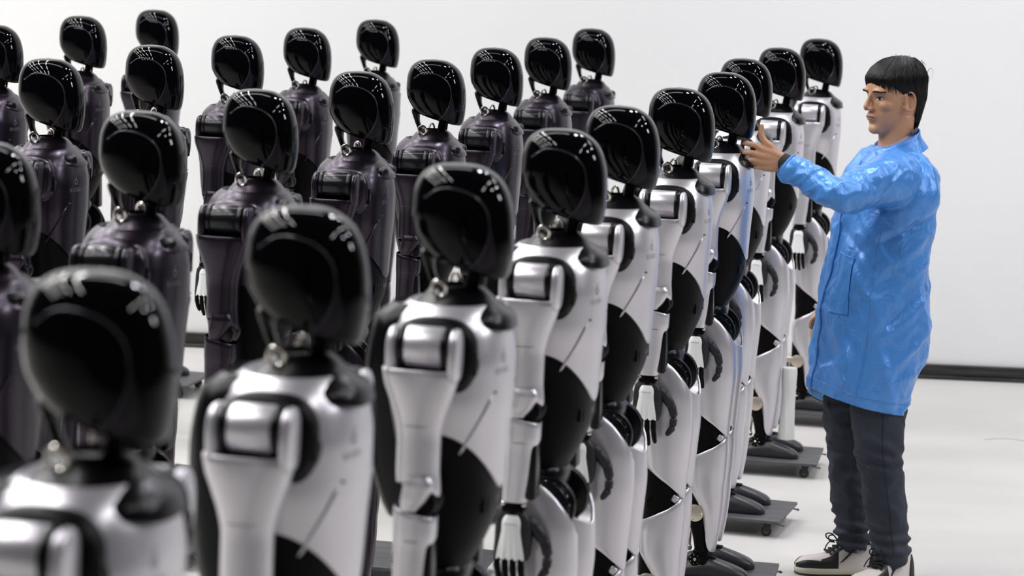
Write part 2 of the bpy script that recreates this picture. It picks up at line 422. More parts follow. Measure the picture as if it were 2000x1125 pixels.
        for dx, dy in ((-.058, .018), (-.052, -.016)):
            g.tube([(dx, y0+dy, .20), (dx-.004, y0+dy, .06)], .0042, 8); g.ell((dx-.004, y0+dy, .058), (.009, .007, .010), 10, 8)
        g.obj('ankle_rod', M['chrome'], cfo)
        # foot
        FT = [(-.070, .018, .034, .020), (-.062, .030, .040, .028), (-.03, .036, .050, .033), (.01, .038, .062, .037), (.045, .039, .066, .039), (.08, .041, .058, .041), (.12, .041, .046, .041), (.150, .036, .034, .036), (.165, .026, .024, .026), (.172, .010, .016, .012)]
        f = MB(); rows = []
        for x, hw, top, zc in [(r[0], r[1], r[2], 0) for r in [tuple(q) for q in cr([(a*.94, b, c_) for a, b, c_, d in FT], 3)]]:
            row = []
            for j in range(24):
                a = 2*PI*j/24; cc, ss = math.cos(a), math.sin(a)
                z = .010+(top-.010)*max(0, ss)**.75 if ss > 0 else .010-.010*min(1, abs(ss)*2.2)
                row.append((x, y0+hw*sgp(cc, .75), z))
            rows.append(row)
        f.grid(rows, True, True, True); fo = f.obj('foot', M['shoe'], R)
        MB().rbox((.038, y0, .066), (.030, .030, .006), .002, Matrix.Rotation(.08, 3, 'Y')).obj('instep_pad', M['black'], fo)
    # ---- arms
    global ZMAP
    ZMAP = lambda z: z+.030*max(0, min(1, (1.22-z)/.22))
    for s in (-1, 1):
        A = .198*s; X0 = -.022
        # black socket behind the shoulder drum
        so = MB().ell((X0+.012, s*.146, 1.302), (.079, .040, .068), 36, 18, None, 2.8); so.ell((X0+.060, s*.138, 1.272), (.028, .030, .042), 24, 14, Matrix.Rotation(.45, 3, 'Y'), 2.4)
        so.obj('shoulder_socket', M['black'] if sv else body, R)
        sl = MB().rbox((X0+.0885, s*.150, 1.290), (.008, .016, .046), .004, Matrix.Rotation(-s*.35, 3, 'Z'))
        sl.obj('socket_slot', M['grey'] if sv else M['black'], R)
        dr = MB().cyl((X0-.027, A, 1.322), (X0+.042, A, 1.322), .0375, 40, .06)
        dr.obj('shoulder_drum', body if sv else M['darkgloss'], R)
        for xa, xb in ((X0-.038, X0-.0265), (X0+.0415, X0+.054)):
            MB().cyl((xa, A, 1.322), (xb, A, 1.322), .0390, 40, .1).obj('drum_band', M['blacksatin'], R)
        UA = pch([(-1.345, X0, 0, .050, .030, 2.2), (-1.33, X0, 0, .066, .040, 2.5), (-1.285, X0, 0, .070, .044, 2.8), (-1.26, X0, 0, .067, .045, 2.6), (-1.225, X0+.001, 0, .056, .043, 2.4), (-1.19, X0+.001, 0, .046, .040, 2.2), (-1.15, X0+.001, 0, .040, .038, 2.1),
                  (-1.08, X0+.001, 0, .040, .038, 2.1), (-1.03, X0+.004, 0, .040, .037, 2.2), (-1.0, X0+.002, 0, .036, .034, 2.2)])
        def up(z, A=A):
            q = UA(-z).copy(); q[1] = A; return q
        def ztu(a):
            return 1.282
        ua = shell(up, ztu, lambda a: 1.035-.018*math.sin(a*1)*-s-.012*math.cos(a), 40, 22)
        for x1, wd in ((X0-.050, .022), (X0+.062, .018)):      # fork cheeks at both ends of the drum
            ua.ell((x1, A, 1.308), (wd*.62, .038, .050), 20, 14, None, 2.8)
        uo = ua.obj('upper_arm', body, R, sharp=50)
        MB().ring((X0+.001, A, 1.176), (0, 0, 1), .0412, .0006, 32, 6, (1, .965)).obj('seam_line', M['grey'], uo)
        el = MB().ell((X0+.012, A-s*.010, 1.015), (.036, .034, .036), 24, 14); el.cyl((X0+.012, A-s*.036, 1.012), (X0+.012, A+s*.026, 1.012), .030, 28)
        el.obj('elbow_joint', M['black'] if sv else M['darkgloss'], R)
        CK2 = pch([(-1.068, X0+.008, 0, .024, .016, 3.), (-1.055, X0+.010, 0, .028, .020, 3.2), (-1.02, X0+.002, 0, .024, .019, 3.2), (-.998, X0-.006, 0, .016, .014, 3.)])
        def cq(z, A=A, s=s):
            q = CK2(-z).copy(); q[1] = A+s*.026; return q
        shell(cq, lambda a: 1.068, lambda a: .998, 28, 10).obj('elbow_cap', body, R)
        FA = pch([(-.99, X0, 0, .040, .038, 2.6), (-.945, X0, 0, .039, .037, 2.8), (-.93, X0-.002, 0, .036, .035, 2.8), (-.86, X0-.005, 0, .032, .033, 3.), (-.80, X0-.010, 0, .028, .030, 3.)])
        def fp(z, A=A):
            q = FA(-z).copy(); q[1] = A; return q
        fo = shell(fp, lambda a: .990-.010*math.cos(a)*1, lambda a: .808, 36, 18).obj('forearm', body, R)
        MB().ring((X0, A, .940), (0, 0, 1), .0378, .0006, 32, 6, (1, .97)).obj('seam_line', M['grey'], fo)
        MB().rbox((X0+.026, A, .875), (.024, .050, .125), .009, Matrix.Rotation(-.03, 3, 'Y')).obj('forearm_pad', M['blacksatin'], R)
        wr = MB().cyl((X0-.012, A, .770), (X0-.012, A, .812), .018, 20); wr.rbox((X0-.012, A, .790), (.050, .034, .014), .004)
        wro = wr.obj('wrist', M['black'], R)
        g = MB()
        for dx in (-.034, .012): g.ell((X0+dx, A+s*.012, .800), (.006, .006, .006), 10, 8); g.tube([(X0+dx, A+s*.010, .80), (X0+dx*.6-.004, A+s*.006, .772)], .0025, 6)
        g.obj('wrist_linkage', M['chrome'], wro)
        HX = X0-.014
        pl = MB(); PK = pch([(-.785, HX, 0, .026, .015, 2.5), (-.77, HX+.002, 0, .037, .020, 2.8), (-.73, HX+.004, 0, .042, .022, 2.8), (-.69, HX+.002, 0, .042, .020, 2.8), (-.675, HX, 0, .038, .016, 2.6)])
        def pp(z, A=A):
            q = PK(-z).copy(); q[1] = A; return q
        shell(pp, lambda a: .785, lambda a: .676, 28, 10, mb=pl)
        ha = pl.obj('hand', M['grey'], R)
        rows = []
        for i in range(12):
            z = .776-.092*i/11; hw = .021+.010*max(0, (i-4)/7)**1.1-.007*max(0, 1-i/2)**2
            row = []
            for k in range(17):
                u = -1+2*k/16; sc_ = 1.0 if i < 9 else 1+.0
                bump = .0035*abs(math.cos(u*2*PI))*(i/11)**3
                zz = z-(.006*abs(math.cos(u*2*PI)) if i == 11 else 0)
                row.append((HX+.002+u*hw, A+s*(.0285-.007*abs(u)**3+bump-.004*(1-min(1, i/2))), zz))
            rows.append(row)
        pm = MB().grid(rows, False)
        MBi = [[(x, y-s*.009, z) for x, y, z in r] for r in rows]; pm.grid(MBi, False)
        # close the rim
        edge = lambda g: g[0]+[r[-1] for r in g[1:]]+g[-1][::-1][1:]+[r[0] for r in g[::-1]][1:-1]
        pm.grid([edge(rows), edge(MBi)], True)
        po = pm.obj('hand_plate', M['plate'], ha, sharp=60)
        if True:
            q = MB()
            for k in range(5): q.rbox((HX-.009+k*.0055, A+s*.0290, .758), (.003, .0008, .0016), .0002, seg=1)
            q.obj('hand_print', M['print'], po)
        for k, (dx, ln) in enumerate(((-.029, .062), (-.011, .078), (.007, .082), (.025, .074))):
            fx = HX+dx; p = [(fx, A+s*.012, .684), (fx, A+s*.010, .684-ln*.36), (fx+.002, A+s*.002, .684-ln*.70), (fx+.004, A-s*.012, .684-ln)]
            fg = MB().tube(cr(p, 3), [.0078, .0076, .0074, .0082, .0074, .0070, .0076, .0070, .0066, .0055], 10)
            fo_ = fg.obj('finger', M['black'], ha)
            MB().ell((fx, A+s*.016, .682), (.0042, .0045, .005), 10, 6).obj('knuckle', M['chrome'] if k % 2 else M['grey'], fo_)
        th = MB()
        for pa, pb, r0, r1 in (((.026, .765, -.004), (.050, .748, -.008), .0135, .0150), ((.046, .752, -.008), (.072, .716, -.012), .0150, .0135), ((.070, .722, -.012), (.079, .688, -.014), .0130, .0120), ((.079, .681, -.014), (.077, .660, -.014), .0110, .0105), ((.077, .655, -.014), (.062, .634, -.014), .0105, .0080)):
            a_ = Vector((HX+pa[0], A+s*pa[2], pa[1])); b_ = Vector((HX+pb[0], A+s*pb[2], pb[1]))
            th.tube([a_, a_+(b_-a_)*.1, a_+(b_-a_)*.5, a_+(b_-a_)*.9, b_], [r0*.8, r0, (r0+r1)/2, r1, r1*.8], 14)
        th.obj('thumb', M['grey'], ha)
    ZMAP = None
    return R

def text_mesh(body, size):
    cu = D.curves.new('t', 'FONT'); cu.body = body; cu.size = size; cu.align_x = 'CENTER'; cu.extrude = 0
    o = D.objects.new('t', cu); COL.objects.link(o); bpy.context.view_layer.update()
    me = D.meshes.new_from_object(o.evaluated_get(bpy.context.evaluated_depsgraph_get()))
    vs = [tuple(v.co) for v in me.vertices]; fs = [tuple(p.vertices) for p in me.polygons]
    D.objects.remove(o); D.curves.remove(cu); D.meshes.remove(me); return vs, fs
def build_emblem():
    global EMBLEM
    EMBLEM = {}
    vs, fs = text_mesh('\u667a\u5143\u673a\u5668\u4eba', .0135)
    def onto(u, z):      # u to the viewer's right of the chest, i.e. towards the robot's left
        y = -.050+u; xc, yc, rx, ry, n = tors(z); k = min(1, abs(y/ry)); return (xc+rx*(1-k**n)**(1/n)+.0007, y, z)
    for kind in ('silver', 'dark'):
        m = MB(); b = 0
        m.v = [onto(x, 1.262+y) for x, y, _ in vs]; m.f = list(fs)
        # round emblem with an upright tick
        for r0, r1, a0, a1 in ((.0055, .0088, 0, 2*PI),):
            rows = [[onto(r*math.cos(a0+(a1-a0)*j/20), 1.290+r*math.sin(a0+(a1-a0)*j/20)) for j in range(20)] for r in (r0, r1)]
            m.grid(rows, True)
        m.grid([[onto(.001+t*.005-.0013, 1.298+t*.011) for t in (0, .5, 1)], [onto(.001+t*.005+.0013, 1.298+t*.011) for t in (0, .5, 1)]], False)
        EMBLEM[kind] = m.mesh('chest_emblem', M['print'] if kind == 'dark' else mat('pale_print', (.30, .30, .33), .5), 0)
build_emblem()

# ------------------------------------------------------------ dolly
def dolly():
    R = empty('wheeled_dolly')
    MB().rbox((0, 0, .0595), (.50, .385, .011), .0015).obj('board', M['board'], R)
    for sx, sy, rz in ((1, -1, .1), (1, 1, .25), (-1, -1, -.2), (-1, 1, .3)):
        cx, cy = sx*.205, sy*.150
        c = MB().rbox((cx, cy, .0525), (.050, .042, .004), .001); rm = Matrix.Rotation(rz, 3, 'Z'); P = Vector((cx, cy, 0))
        for k in (-1, 1):
            c.rbox(P+rm@Vector((-.004, k*.0125, .036)), (.026, .003, .034), .001, rm)
        c.cyl((cx, cy, .044), (cx, cy, .052), .014, 16)
        co = c.obj('caster', M['rubber'], R)
        ax = rm@Vector((0, 1, 0)); q = P+rm@Vector((-.006, 0, .0195))
        w = MB().cyl(q-ax*.008, q+ax*.008, .0195, 24, .25); wo = w.obj('wheel', M['rubber'], co)
        h = MB().cyl(q-ax*.0095, q+ax*.0095, .009, 16, .1); h.obj('wheel_hub', M['wheelhub'], co)
        b = MB().rbox(P+rm@Vector((.034, 0, .046)), (.040, .016, .004), .0015, rm@Matrix.Rotation(.18, 3, 'Y')); b.rbox(P+rm@Vector((.054, 0, .043)), (.010, .020, .006), .002, rm)
        b.obj('brake_tab', M['wheelhub'], co)
    return R

# ------------------------------------------------------------ the lines of robots
ORD = ['nearest', 'second', 'third', 'fourth', 'fifth', 'sixth', 'seventh', 'eighth', 'ninth', 'farthest']
LINES = [
 ('silver', 'front silver line', [(-.506, 3.445), (-.316, 4.325), (-.095, 5.208), (.106, 6.225), (.265, 7.131), (.466, 8.07), (.666, 9.08), (.811, 10.153), (1.04, 11.271), (1.32, 12.45)],
  ['big and blurred, cut off by the lower left corner', 'blurred, its helmet at the foot of the left half', 'its helmet under the middle of the photo', 'its blurred hand hanging at the bottom edge',
   'fifth from the camera', 'sixth from the camera, fourth from the one being touched on the near side', 'its chin held by the man in blue', 'its helmet half hidden just behind the man\'s hand', 'white foam wrap between its shins', 'the farthest one, beige wrap by its shins']),
 ('dark', 'first dark line', [(-.986, 5.242), (-.829, 6.218), (-.657, 7.164), (-.46, 8.208), (-.271, 9.1), (-.087, 10.156), (.106, 11.289), (.317, 12.50)],
  ['cut by the left edge, closest of the dark ones', 'second from the camera', 'third from the camera', 'fourth from the camera, emblem clear on its chest', 'fifth from the camera', 'sixth from the camera', 'seventh from the camera', 'farthest, next to the back wall']),
 ('dark', 'second dark line', [(-1.36, 8.18), (-1.201, 9.248), (-1.031, 10.25), (-.853, 11.226), (-.637, 12.45)],
  ['nearest of its line, emblem on its chest', 'second of its line, its helmet above another helmet', 'middle one of its line', 'fourth of its line', 'farthest of its line, by the white wall']),
 ('dark', 'third dark line', [(-1.913, 10.283), (-1.78, 11.444), (-1.617, 12.50)],
  ['cut by the left edge, behind a dark robot', 'middle one of its line', 'farthest left at the back, highest helmet in the photo']),
]
silver_labels = ['silver robot nearest the camera, blurred in the lower left corner', 'second silver robot from the camera, blurred, chest at the bottom edge', 'third silver robot from the camera, helmet below the middle of the photo',
 'fourth silver robot from the camera, white-backed hand at bottom edge', 'fifth silver robot from the camera, waist at mid height', 'silver robot right in front of the one the man touches',
 'silver robot whose chin the man in blue holds', 'silver robot just behind the man\'s outstretched hand', 'second farthest silver robot, white foam wrap at its shins', 'farthest silver robot, beside the man\'s blue coat']
dark_labels = {('first dark line', i): l for i, l in enumerate(['dark robot cut by left edge, nearest of all dark ones', 'dark robot second in the first dark line, above the nearest silver helmet', 'dark robot third in the first dark line, left of the second silver helmet',
 'dark robot fourth in the first dark line, emblem clear on its chest', 'dark robot fifth in the first dark line, left above the third silver helmet', 'dark robot sixth in the first dark line, behind the third silver helmet',
 'dark robot seventh in the first dark line, second from the back', 'dark robot farthest in the first dark line, above the fourth silver helmet'])}
dark_labels.update({('second dark line', i): l for i, l in enumerate(['dark robot nearest in the second dark line, emblem on chest, at left', 'dark robot second in the second dark line, helmet right above another helmet', 'dark robot third in the second dark line, seen against the white wall',
 'dark robot fourth in the second dark line, slim gap under its helmet', 'dark robot farthest in the second dark line, half behind a nearer helmet'])})
dark_labels.update({('third dark line', i): l for i, l in enumerate(['dark robot cut by left edge, nearest in the rearmost line', 'dark robot middle of the rearmost line, small against the white wall', 'dark robot at the very back, the highest helmet at upper left'])})
YAW = math.radians(-12.3)
protos = {'silver': robot('silver'), 'dark': robot('dark')}; dproto = dolly()
used = set(); dused = False
index_kids()
rr = random.Random(3)
for kind, line, spots, _ in LINES:
    for i, (x, y) in enumerate(spots):
        yaw = YAW+rr.uniform(-.03, .03)
        lab = silver_labels[i] if kind == 'silver' else dark_labels[(line, i)]
        if kind not in used: o = protos[kind]; used.add(kind)
        else: o = copy_tree(protos[kind])
        o.location = (x, y, .065); o.rotation_euler = (0, 0, yaw)
        tag(o, lab, 'robot', 'silver humanoid robots' if kind == 'silver' else 'dark humanoid robots')
        if not dused: d = dproto; dused = True
        else: d = copy_tree(dproto)
        c, s = math.cos(YAW), math.sin(YAW); dy = {6: .06, 7: -.02}.get(i, 0) if kind == 'silver' else 0
        d.location = (x-.01*c, y-.01*s, 0); d.rotation_euler = (0, 0, YAW+rr.uniform(-.05, .05)+dy)
        tag(d, 'black dolly under the %s robot from the camera in the %s' % (ORD[i] if i < 9 else 'tenth', line), 'dolly', 'dollies under the robots')

# wraps around the shins
def wrap(name, loc, prof, m, label, cat, seed):
    s = MB(); rows = []; P = pch(prof)
    for i in range(30):
        z = prof[0][0]+(prof[-1][0]-prof[0][0])*i/29; rx, ry = P(z)
        rows.append([((rx*math.cos(a))*(1+.10*noise.noise((math.cos(a)*2+seed, math.sin(a)*2, z*9))), (ry*math.sin(a))*(1+.10*noise.noise((math.cos(a)*3, seed+math.sin(a)*2, z*7))), z) for a in [2*PI*j/40 for j in range(40)]])
    s.grid(rows, True, True, True); o = s.obj(name, m, sharp=60); o.location = loc; tag(o, label, cat)
wrap('foam_wrap', (1.13, 11.19, .137), [(0, .034, .034), (.08, .030, .034), (.16, .028, .03), (.26, .03, .032), (.29, .028, .03)], M['foam'], 'white foam sheet rolled up standing between a silver robot\'s feet', 'wrap', 1)
wrap('paper_wrap', (1.415, 12.34, .135), [(0, .055, .04), (.1, .05, .04), (.2, .045, .036), (.28, .035, .03)], M['bag'], 'beige crumpled wrap between the farthest silver robot\'s feet', 'wrap', 4)

# ------------------------------------------------------------ the man in the blue coat
def nz(p, s, seed=0.):
    return noise.noise((p[0]*s[0]+seed, p[1]*s[1]+seed*1.7, p[2]*s[2]-seed))
def solid(mb, name, voxel, smooth=2, m=None, parent=None, fn=None, fac=.6):
    """fuse the closed pieces of mb into one continuous surface"""
    o = mb.obj(name, m, parent, sharp=0)
    r = o.modifiers.new('r', 'REMESH'); r.mode = 'VOXEL'; r.voxel_size = voxel; r.use_smooth_shade = True
    if smooth:
        q = o.modifiers.new('s', 'SMOOTH'); q.iterations = smooth; q.factor = fac
    bpy.context.view_layer.update()
    me = D.meshes.new_from_object(o.evaluated_get(bpy.context.evaluated_depsgraph_get()))
    old = o.data; o.modifiers.clear(); o.data = me; D.meshes.remove(old)
    if not me.materials: me.materials.append(m)
    if fn:
        nrm = [v.normal.copy() for v in me.vertices]
        for v, n_ in zip(me.vertices, nrm): fn(v, n_)
    for p in me.polygons: p.use_smooth = True
    me.update(); return o
def lo(mb, keys, n=20, seg=36, Rm=None, org=(0, 0, 0)):
    """closed loft over keys (z, xc, yc, rx, ry, n) turned by Rm about org"""
    P = pch(keys); z0, z1 = keys[0][0], keys[-1][0]; rows = []
    for i in range(n+1):
        z = z0+(z1-z0)*i/n; S_ = P(z); row = []
        for j in range(seg):
            x, y = sec_pt(S_, 2*PI*j/seg); p = Vector((x, y, z))
            if Rm is not None: p = Rm@p
            row.append(tuple(p+Vector(org)))
        rows.append(row)
    return mb.grid(rows, True, True, True)
def gauss(p, c, r):
    return math.exp(-(((p[0]-c[0])/r[0])**2+((p[1]-c[1])/r[1])**2+((p[2]-c[2])/r[2])**2))

MX, MY = 1.30, 9.30
man = empty('person', (MX, MY, 0))
tag(man, 'man in a shiny blue lab coat and jeans, one arm out to a robot\'s chin', 'person')
skin = noisy(mat('skin', (.60, .36, .25), .48, Subsurface_Weight=.12), (.43, .225, .128), (.50, .27, .16), 14, 3)
skin.node_tree.nodes['Principled BSDF'].inputs['Subsurface Radius'].default_value = (.01, .004, .002)
hairm = mat('black_hair', (.004, .0035, .004), .42, Specular_IOR_Level=.28)
HR = Matrix.Rotation(math.radians(180+28), 3, 'Z')@Matrix.Rotation(math.radians(3), 3, 'Y')
HC = Vector((-.070, 0, 1.634))
HRM = Matrix.Diagonal((1.0, 1.0, 1.0))
def H(x, y, z): return HC+HR@Vector((x, y, z))
hk = [(-.121, .030, 0, .020, .016, 2.), (-.116, .030, 0, .045, .032, 2.2), (-.10, .020, 0, .062, .045, 2.2), (-.08, .012, 0, .073, .056, 2.2), (-.055, .005, 0, .082, .064, 2.2), (-.03, -.002, 0, .088, .069, 2.2),
      (0, -.005, 0, .0925, .073, 2.2), (.03, -.004, 0, .097, .0755, 2.2), (.055, -.006, 0, .096, .0745, 2.1), (.08, -.010, 0, .084, .066, 2.1), (.10, -.014, 0, .060, .048, 2.), (.112, -.014, 0, .030, .024, 2.), (.115, -.014, 0, .008, .008, 2.)]
body = MB(); lo(body, hk, 34, 44, HR, HC)
def he(c, r, ry=0, rz=0): body.ell(H(*c), r, 18, 12, HR@Matrix.Rotation(rz, 3, 'Z')@Matrix.Rotation(ry, 3, 'Y'))
body.tube([H(.088, 0, .020), H(.096, 0, .002), H(.105, 0, -.018), H(.108, 0, -.028)], [.0070, .0080, .0095, .0112], 12)   # nose
for s in (-1, 1):
    he((.098, s*.0125, -.033), (.010, .0085, .0085)); he((.050, s*.034, -.022), (.031, .029, .024)); he((.080, s*.027, .027), (.016, .028, .0085))
he((.084, 0, -.058), (.015, .027, .016)); he((.0905, 0, -.0565), (.0085, .022, .0050)); he((.089, 0, -.0685), (.0080, .019, .0058)); he((.074, 0, -.100), (.018, .024, .018))
# ears
for s in (-1, 1):
    ear = Matrix.Rotation(s*.28, 3, 'Z')
    body.tube([H(-.006+.019*math.cos(a), s*(.077+.006*(1-math.cos(a))*.5+(.006 if math.cos(a) < 0 else 0)), -.008+.031*math.sin(a)) for a in np.linspace(.55, 5.6, 15)], [.0042]*6+[.0046]*5+[.0055]*4, 8)
    body.ell(H(-.006, s*.0755, -.008), (.017, .0055, .027), 16, 10, HR@ear)
    body.ell(H(.002, s*.080, -.033), (.008, .005, .009), 10, 8, HR)
# neck, trunk, limbs (under the clothes)
lo(body, [(1.38, -.045, .0, .085, .10, 2.), (1.44, -.050, .0, .070, .085, 2.), (1.48, -.052, 0, .060, .062, 2.), (1.52, -.055, 0, .057, .057, 2.), (1.575, -.052, 0, .058, .058, 2.)], 12, 28)
lo(body, [(.86, -.10, 0, .10, .15, 2.2), (1.0, -.10, 0, .10, .145, 2.2), (1.2, -.075, 0, .105, .16, 2.2), (1.34, -.062, 0, .10, .17, 2.2), (1.42, -.05, 0, .075, .12, 2.1), (1.45, -.05, 0, .05, .07, 2.)], 18, 28)
SHL, ELB, WRI = Vector((-.085, -.165, 1.385)), Vector((-.262, -.365, 1.345)), Vector((-.455, -.275, 1.425))
body.tube([SHL, (SHL+ELB)/2, ELB, (ELB*.6+WRI*.4), WRI], [.052, .046, .038, .036, .026], 16)
SHR, ELR, WRR = Vector((-.055, .185, 1.39)), Vector((-.05, .24, 1.11)), Vector((-.215, .20, .915))
body.tube([SHR, (SHR+ELR)/2, ELR, (ELR*.6+WRR*.4), WRR], [.052, .046, .038, .036, .026], 16)
for p in ([(-.10, -.085, .88), (-.085, -.085, .48), (-.0, -.07, .12)], [(-.11, .085, .88), (-.15, .09, .48), (-.115, .10, .12)]):
    body.tube(p, [.070, .038, .022], 14)
# left hand: back of the hand to the camera, thumb up, index under the robot's chin
def fing(pts, rad, f=None): body.tube(cr(pts, 3), [rad[0]+(rad[-1]-rad[0])*i/(3*(len(pts)-1)) for i in range(3*(len(pts)-1)+1)], 12)
K = [Vector((-.522, -.292, 1.466)), Vector((-.529, -.297, 1.446)), Vector((-.525, -.296, 1.426)), Vector((-.512, -.290, 1.407))]
for i, k in enumerate(K):          # palm
    a = WRI+Vector((.0, 0, .012-.008*i)); body.tube([a, (a+k)/2+Vector((0, -.004, .003)), k], [.021, .020, .0125], 12)
body.ell((WRI+K[1])/2+Vector((0, .003, -.002)), (.040, .014, .030), 18, 10, Matrix.Rotation(-.25, 3, 'Y'))
fing([K[0], K[0]+Vector((-.020, -.004, .013)), K[0]+Vector((-.044, .004, .016)), K[0]+Vector((-.051, .026, .015)), K[0]+Vector((-.046, .045, .015))], [.0108, .0080])
fing([K[1], K[1]+Vector((-.020, -.003, .007)), K[1]+Vector((-.040, .004, .008)), K[1]+Vector((-.044, .026, .006)), K[1]+Vector((-.036, .044, .004))], [.0108, .0080])
fing([K[2], K[2]+Vector((-.018, -.002, .004)), K[2]+Vector((-.034, .006, .004)), K[2]+Vector((-.036, .026, .001)), K[2]+Vector((-.028, .040, -.002))], [.0102, .0076])
fing([K[3], K[3]+Vector((-.015, -.001, .002)), K[3]+Vector((-.026, .008, .002)), K[3]+Vector((-.027, .024, -.001)), K[3]+Vector((-.020, .036, -.004))], [.0092, .0068])
fing([WRI+Vector((-.012, -.006, .018)), WRI+Vector((-.038, -.010, .050)), (-.513, -.283, 1.492), (-.524, -.280, 1.518), (-.522, -.278, 1.543)], [.0165, .0082])
# right hand, hanging behind the coat
for k, (dx, ln) in enumerate(((-.030, .070), (-.012, .082), (.006, .080), (.022, .064))):
    b0 = WRR+Vector((-.045, -.012+.018*k-.02, -.070)); body.tube([WRR+Vector((-.01, 0, -.01)), b0], [.020, .0115], 10)
    fing([b0, b0+Vector((-.010, 0, -.034)), b0+Vector((-.004, 0, -.062)), b0+Vector((.008, 0, -.080))], [.0095, .0072])
b0 = WRR+Vector((-.03, -.02, -.03)); fing([b0, b0+Vector((-.032, -.016, -.024)), b0+Vector((-.036, -.016, -.052))], [.012, .0085])
HI = HR.transposed()
def face(v, n_):
    q = HI@(v.co-HC)
    if q.z < -.14 or q.z > .13 or q.length > .2: return
    d = 0.
    for s in (-1, 1):
        d -= .0050*gauss(q, (.084, s*.032, .002), (.03, .019, .0115))
        d -= .003*gauss(q, (.088, s*.016, .004), (.03, .008, .012))
        d -= .0016*gauss(q, (.09, s*.025, -.045), (.03, .006, .014))
        d -= .0045*gauss(q, (-.004, s*.083, -.006), (.010, .02, .014))
        d -= .003*gauss(q, (.103, s*.0065, -.040), (.006, .004, .004))
    d -= .0022*gauss(q, (.097, 0, -.0625), (.02, .024, .0018)); d -= .0018*gauss(q, (.1, 0, -.046), (.02, .004, .006))
    d -= .002*gauss(q, (.09, 0, -.083), (.02, .022, .006))
    v.co += n_*d if q.x > .02 else n_*d
bo = solid(body, 'body', .0032, 7, skin, man, face, .5)
lipm = mat('lip_skin', (.33, .150, .110), .45)
# eyes
bpy.context.view_layer.update()
ew = mat('eye_white', (.62, .58, .55), .2); ei = mat('iris', (.015, .010, .008), .08)
def onface(y, z, off=.0006):
    o_ = H(.17, y, z); dr = (H(.0, y*.9, z)-o_).normalized(); ok, loc, nn, _ = bo.ray_cast(o_, dr, distance=.25)
    return loc-dr*off if ok else H(.09, y, z)
def facepatch(cy, cz, top, bot, hw, nu=14, nv=5, off=.0006, bulge=0.):
    """lens-shaped patch on the face; top / bot give the rim heights over u in -1..1"""
    rows = []
    for k in range(nv+1):
        row = []
        for q in range(nu+1):
            u = -1+2*q/nu; v = k/nv; row.append(tuple(onface(cy+u*hw, cz+bot(u)+(top(u)-bot(u))*v, off+bulge*(1-u*u)*math.sin(PI*v))))
        rows.append(row)
    return MB().grid(rows, False)
facepatch(0, -.0600, lambda u: .0085*(1-u*u)**.8-.002*math.exp(-(u/.18)**2)+.0004, lambda u: -.0006+.0008*u*u, .0235, off=.0005, bulge=.0012).obj('upper_lip', lipm, man, sharp=0)
facepatch(0, -.0612, lambda u: .0002, lambda u: -.0098*(1-u*u)**.7, .0215, off=.0005, bulge=.0018).obj('lower_lip', lipm, man, sharp=0)
MB().tube([onface(.0245*u, -.0604+.0006*u*u-.0008*math.cos(u*5), .0010) for u in np.linspace(-1, 1, 17)], [.0003]+[.0009]*15+[.0003], 6).obj('mouth_line', mat('mouth_line', (.07, .03, .025), .6), man)
for s in (-1, 1):
    ct = lambda u, s=s: .0052*(1-u*u)**.55+.0012*u*s; cbt = lambda u, s=s: -.0040*(1-u*u)**.8+.0012*u*s
    e = facepatch(s*.033, .0010, ct, cbt, .0135, off=.0008, bulge=.0010).obj('eye', ew, man, sharp=0)
    rows = []
    for k in range(7):
        r_ = .0050*k/6; row = []
        for q in range(20):
            a = 2*PI*q/20; y = s*.0335+r_*math.cos(a); z = .0016+r_*math.sin(a); u = max(-.98, min(.98, (y-s*.033)/.0135))
            z = max(.0010+cbt(u)+.0002, min(.0010+ct(u)-.0002, z)); row.append(tuple(onface(y, z, .0024)))
        rows.append(row)
    MB().grid(rows, True).obj('iris', ei, e)
    MB().tube([onface(s*.033+.0142*u, .0014+ct(max(-1, min(1, u))), .0016) for u in np.linspace(-1.0, 1.0, 15)], [.0004]+[.0011]*13+[.0005], 6).obj('lash_line', hairm, e)
    MB().tube([onface(s*.033+.0150*u, .0045+.0056*(1-u*u)**.6+.001*u*s, .0000) for u in np.linspace(-.95, 1.0, 13)], [.0004]+[.0012]*11+[.0005], 6).obj('eyelid_fold', skin, e)
    MB().tube([onface(s*.033+.0135*u, .0004+cbt(u), .0006) for u in np.linspace(-.9, .9, 13)], [.0004]+[.0008]*11+[.0004], 6).obj('lower_eyelid', skin, e)
    br = MB()
    for k in range(46):
        t = k/45; y = s*(.014+.034*t); z = .0215+.0055*math.sin(t*2.4)-.004*t+random.uniform(-.0018, .0018); x = .0985-.016*t**1.5-.006*t
        pts_ = []
        for (yy, zz) in ((y, z), (y+s*.0045, z+.0018), (y+s*.009, z+.0012)):
            o_ = H(.16, yy*1.0, zz); tg = H(-.02, yy*.95, zz); dr = (tg-o_).normalized(); ok, loc, nn, _ = bo.ray_cast(o_, dr, distance=.2)
            pts_.append(loc-dr*.0006 if ok else H(x, yy, zz))
        br.tube(pts_, [.0012, .0012, .0005], 5)
    br.obj('eyebrow', hairm, man, kind='stuff')
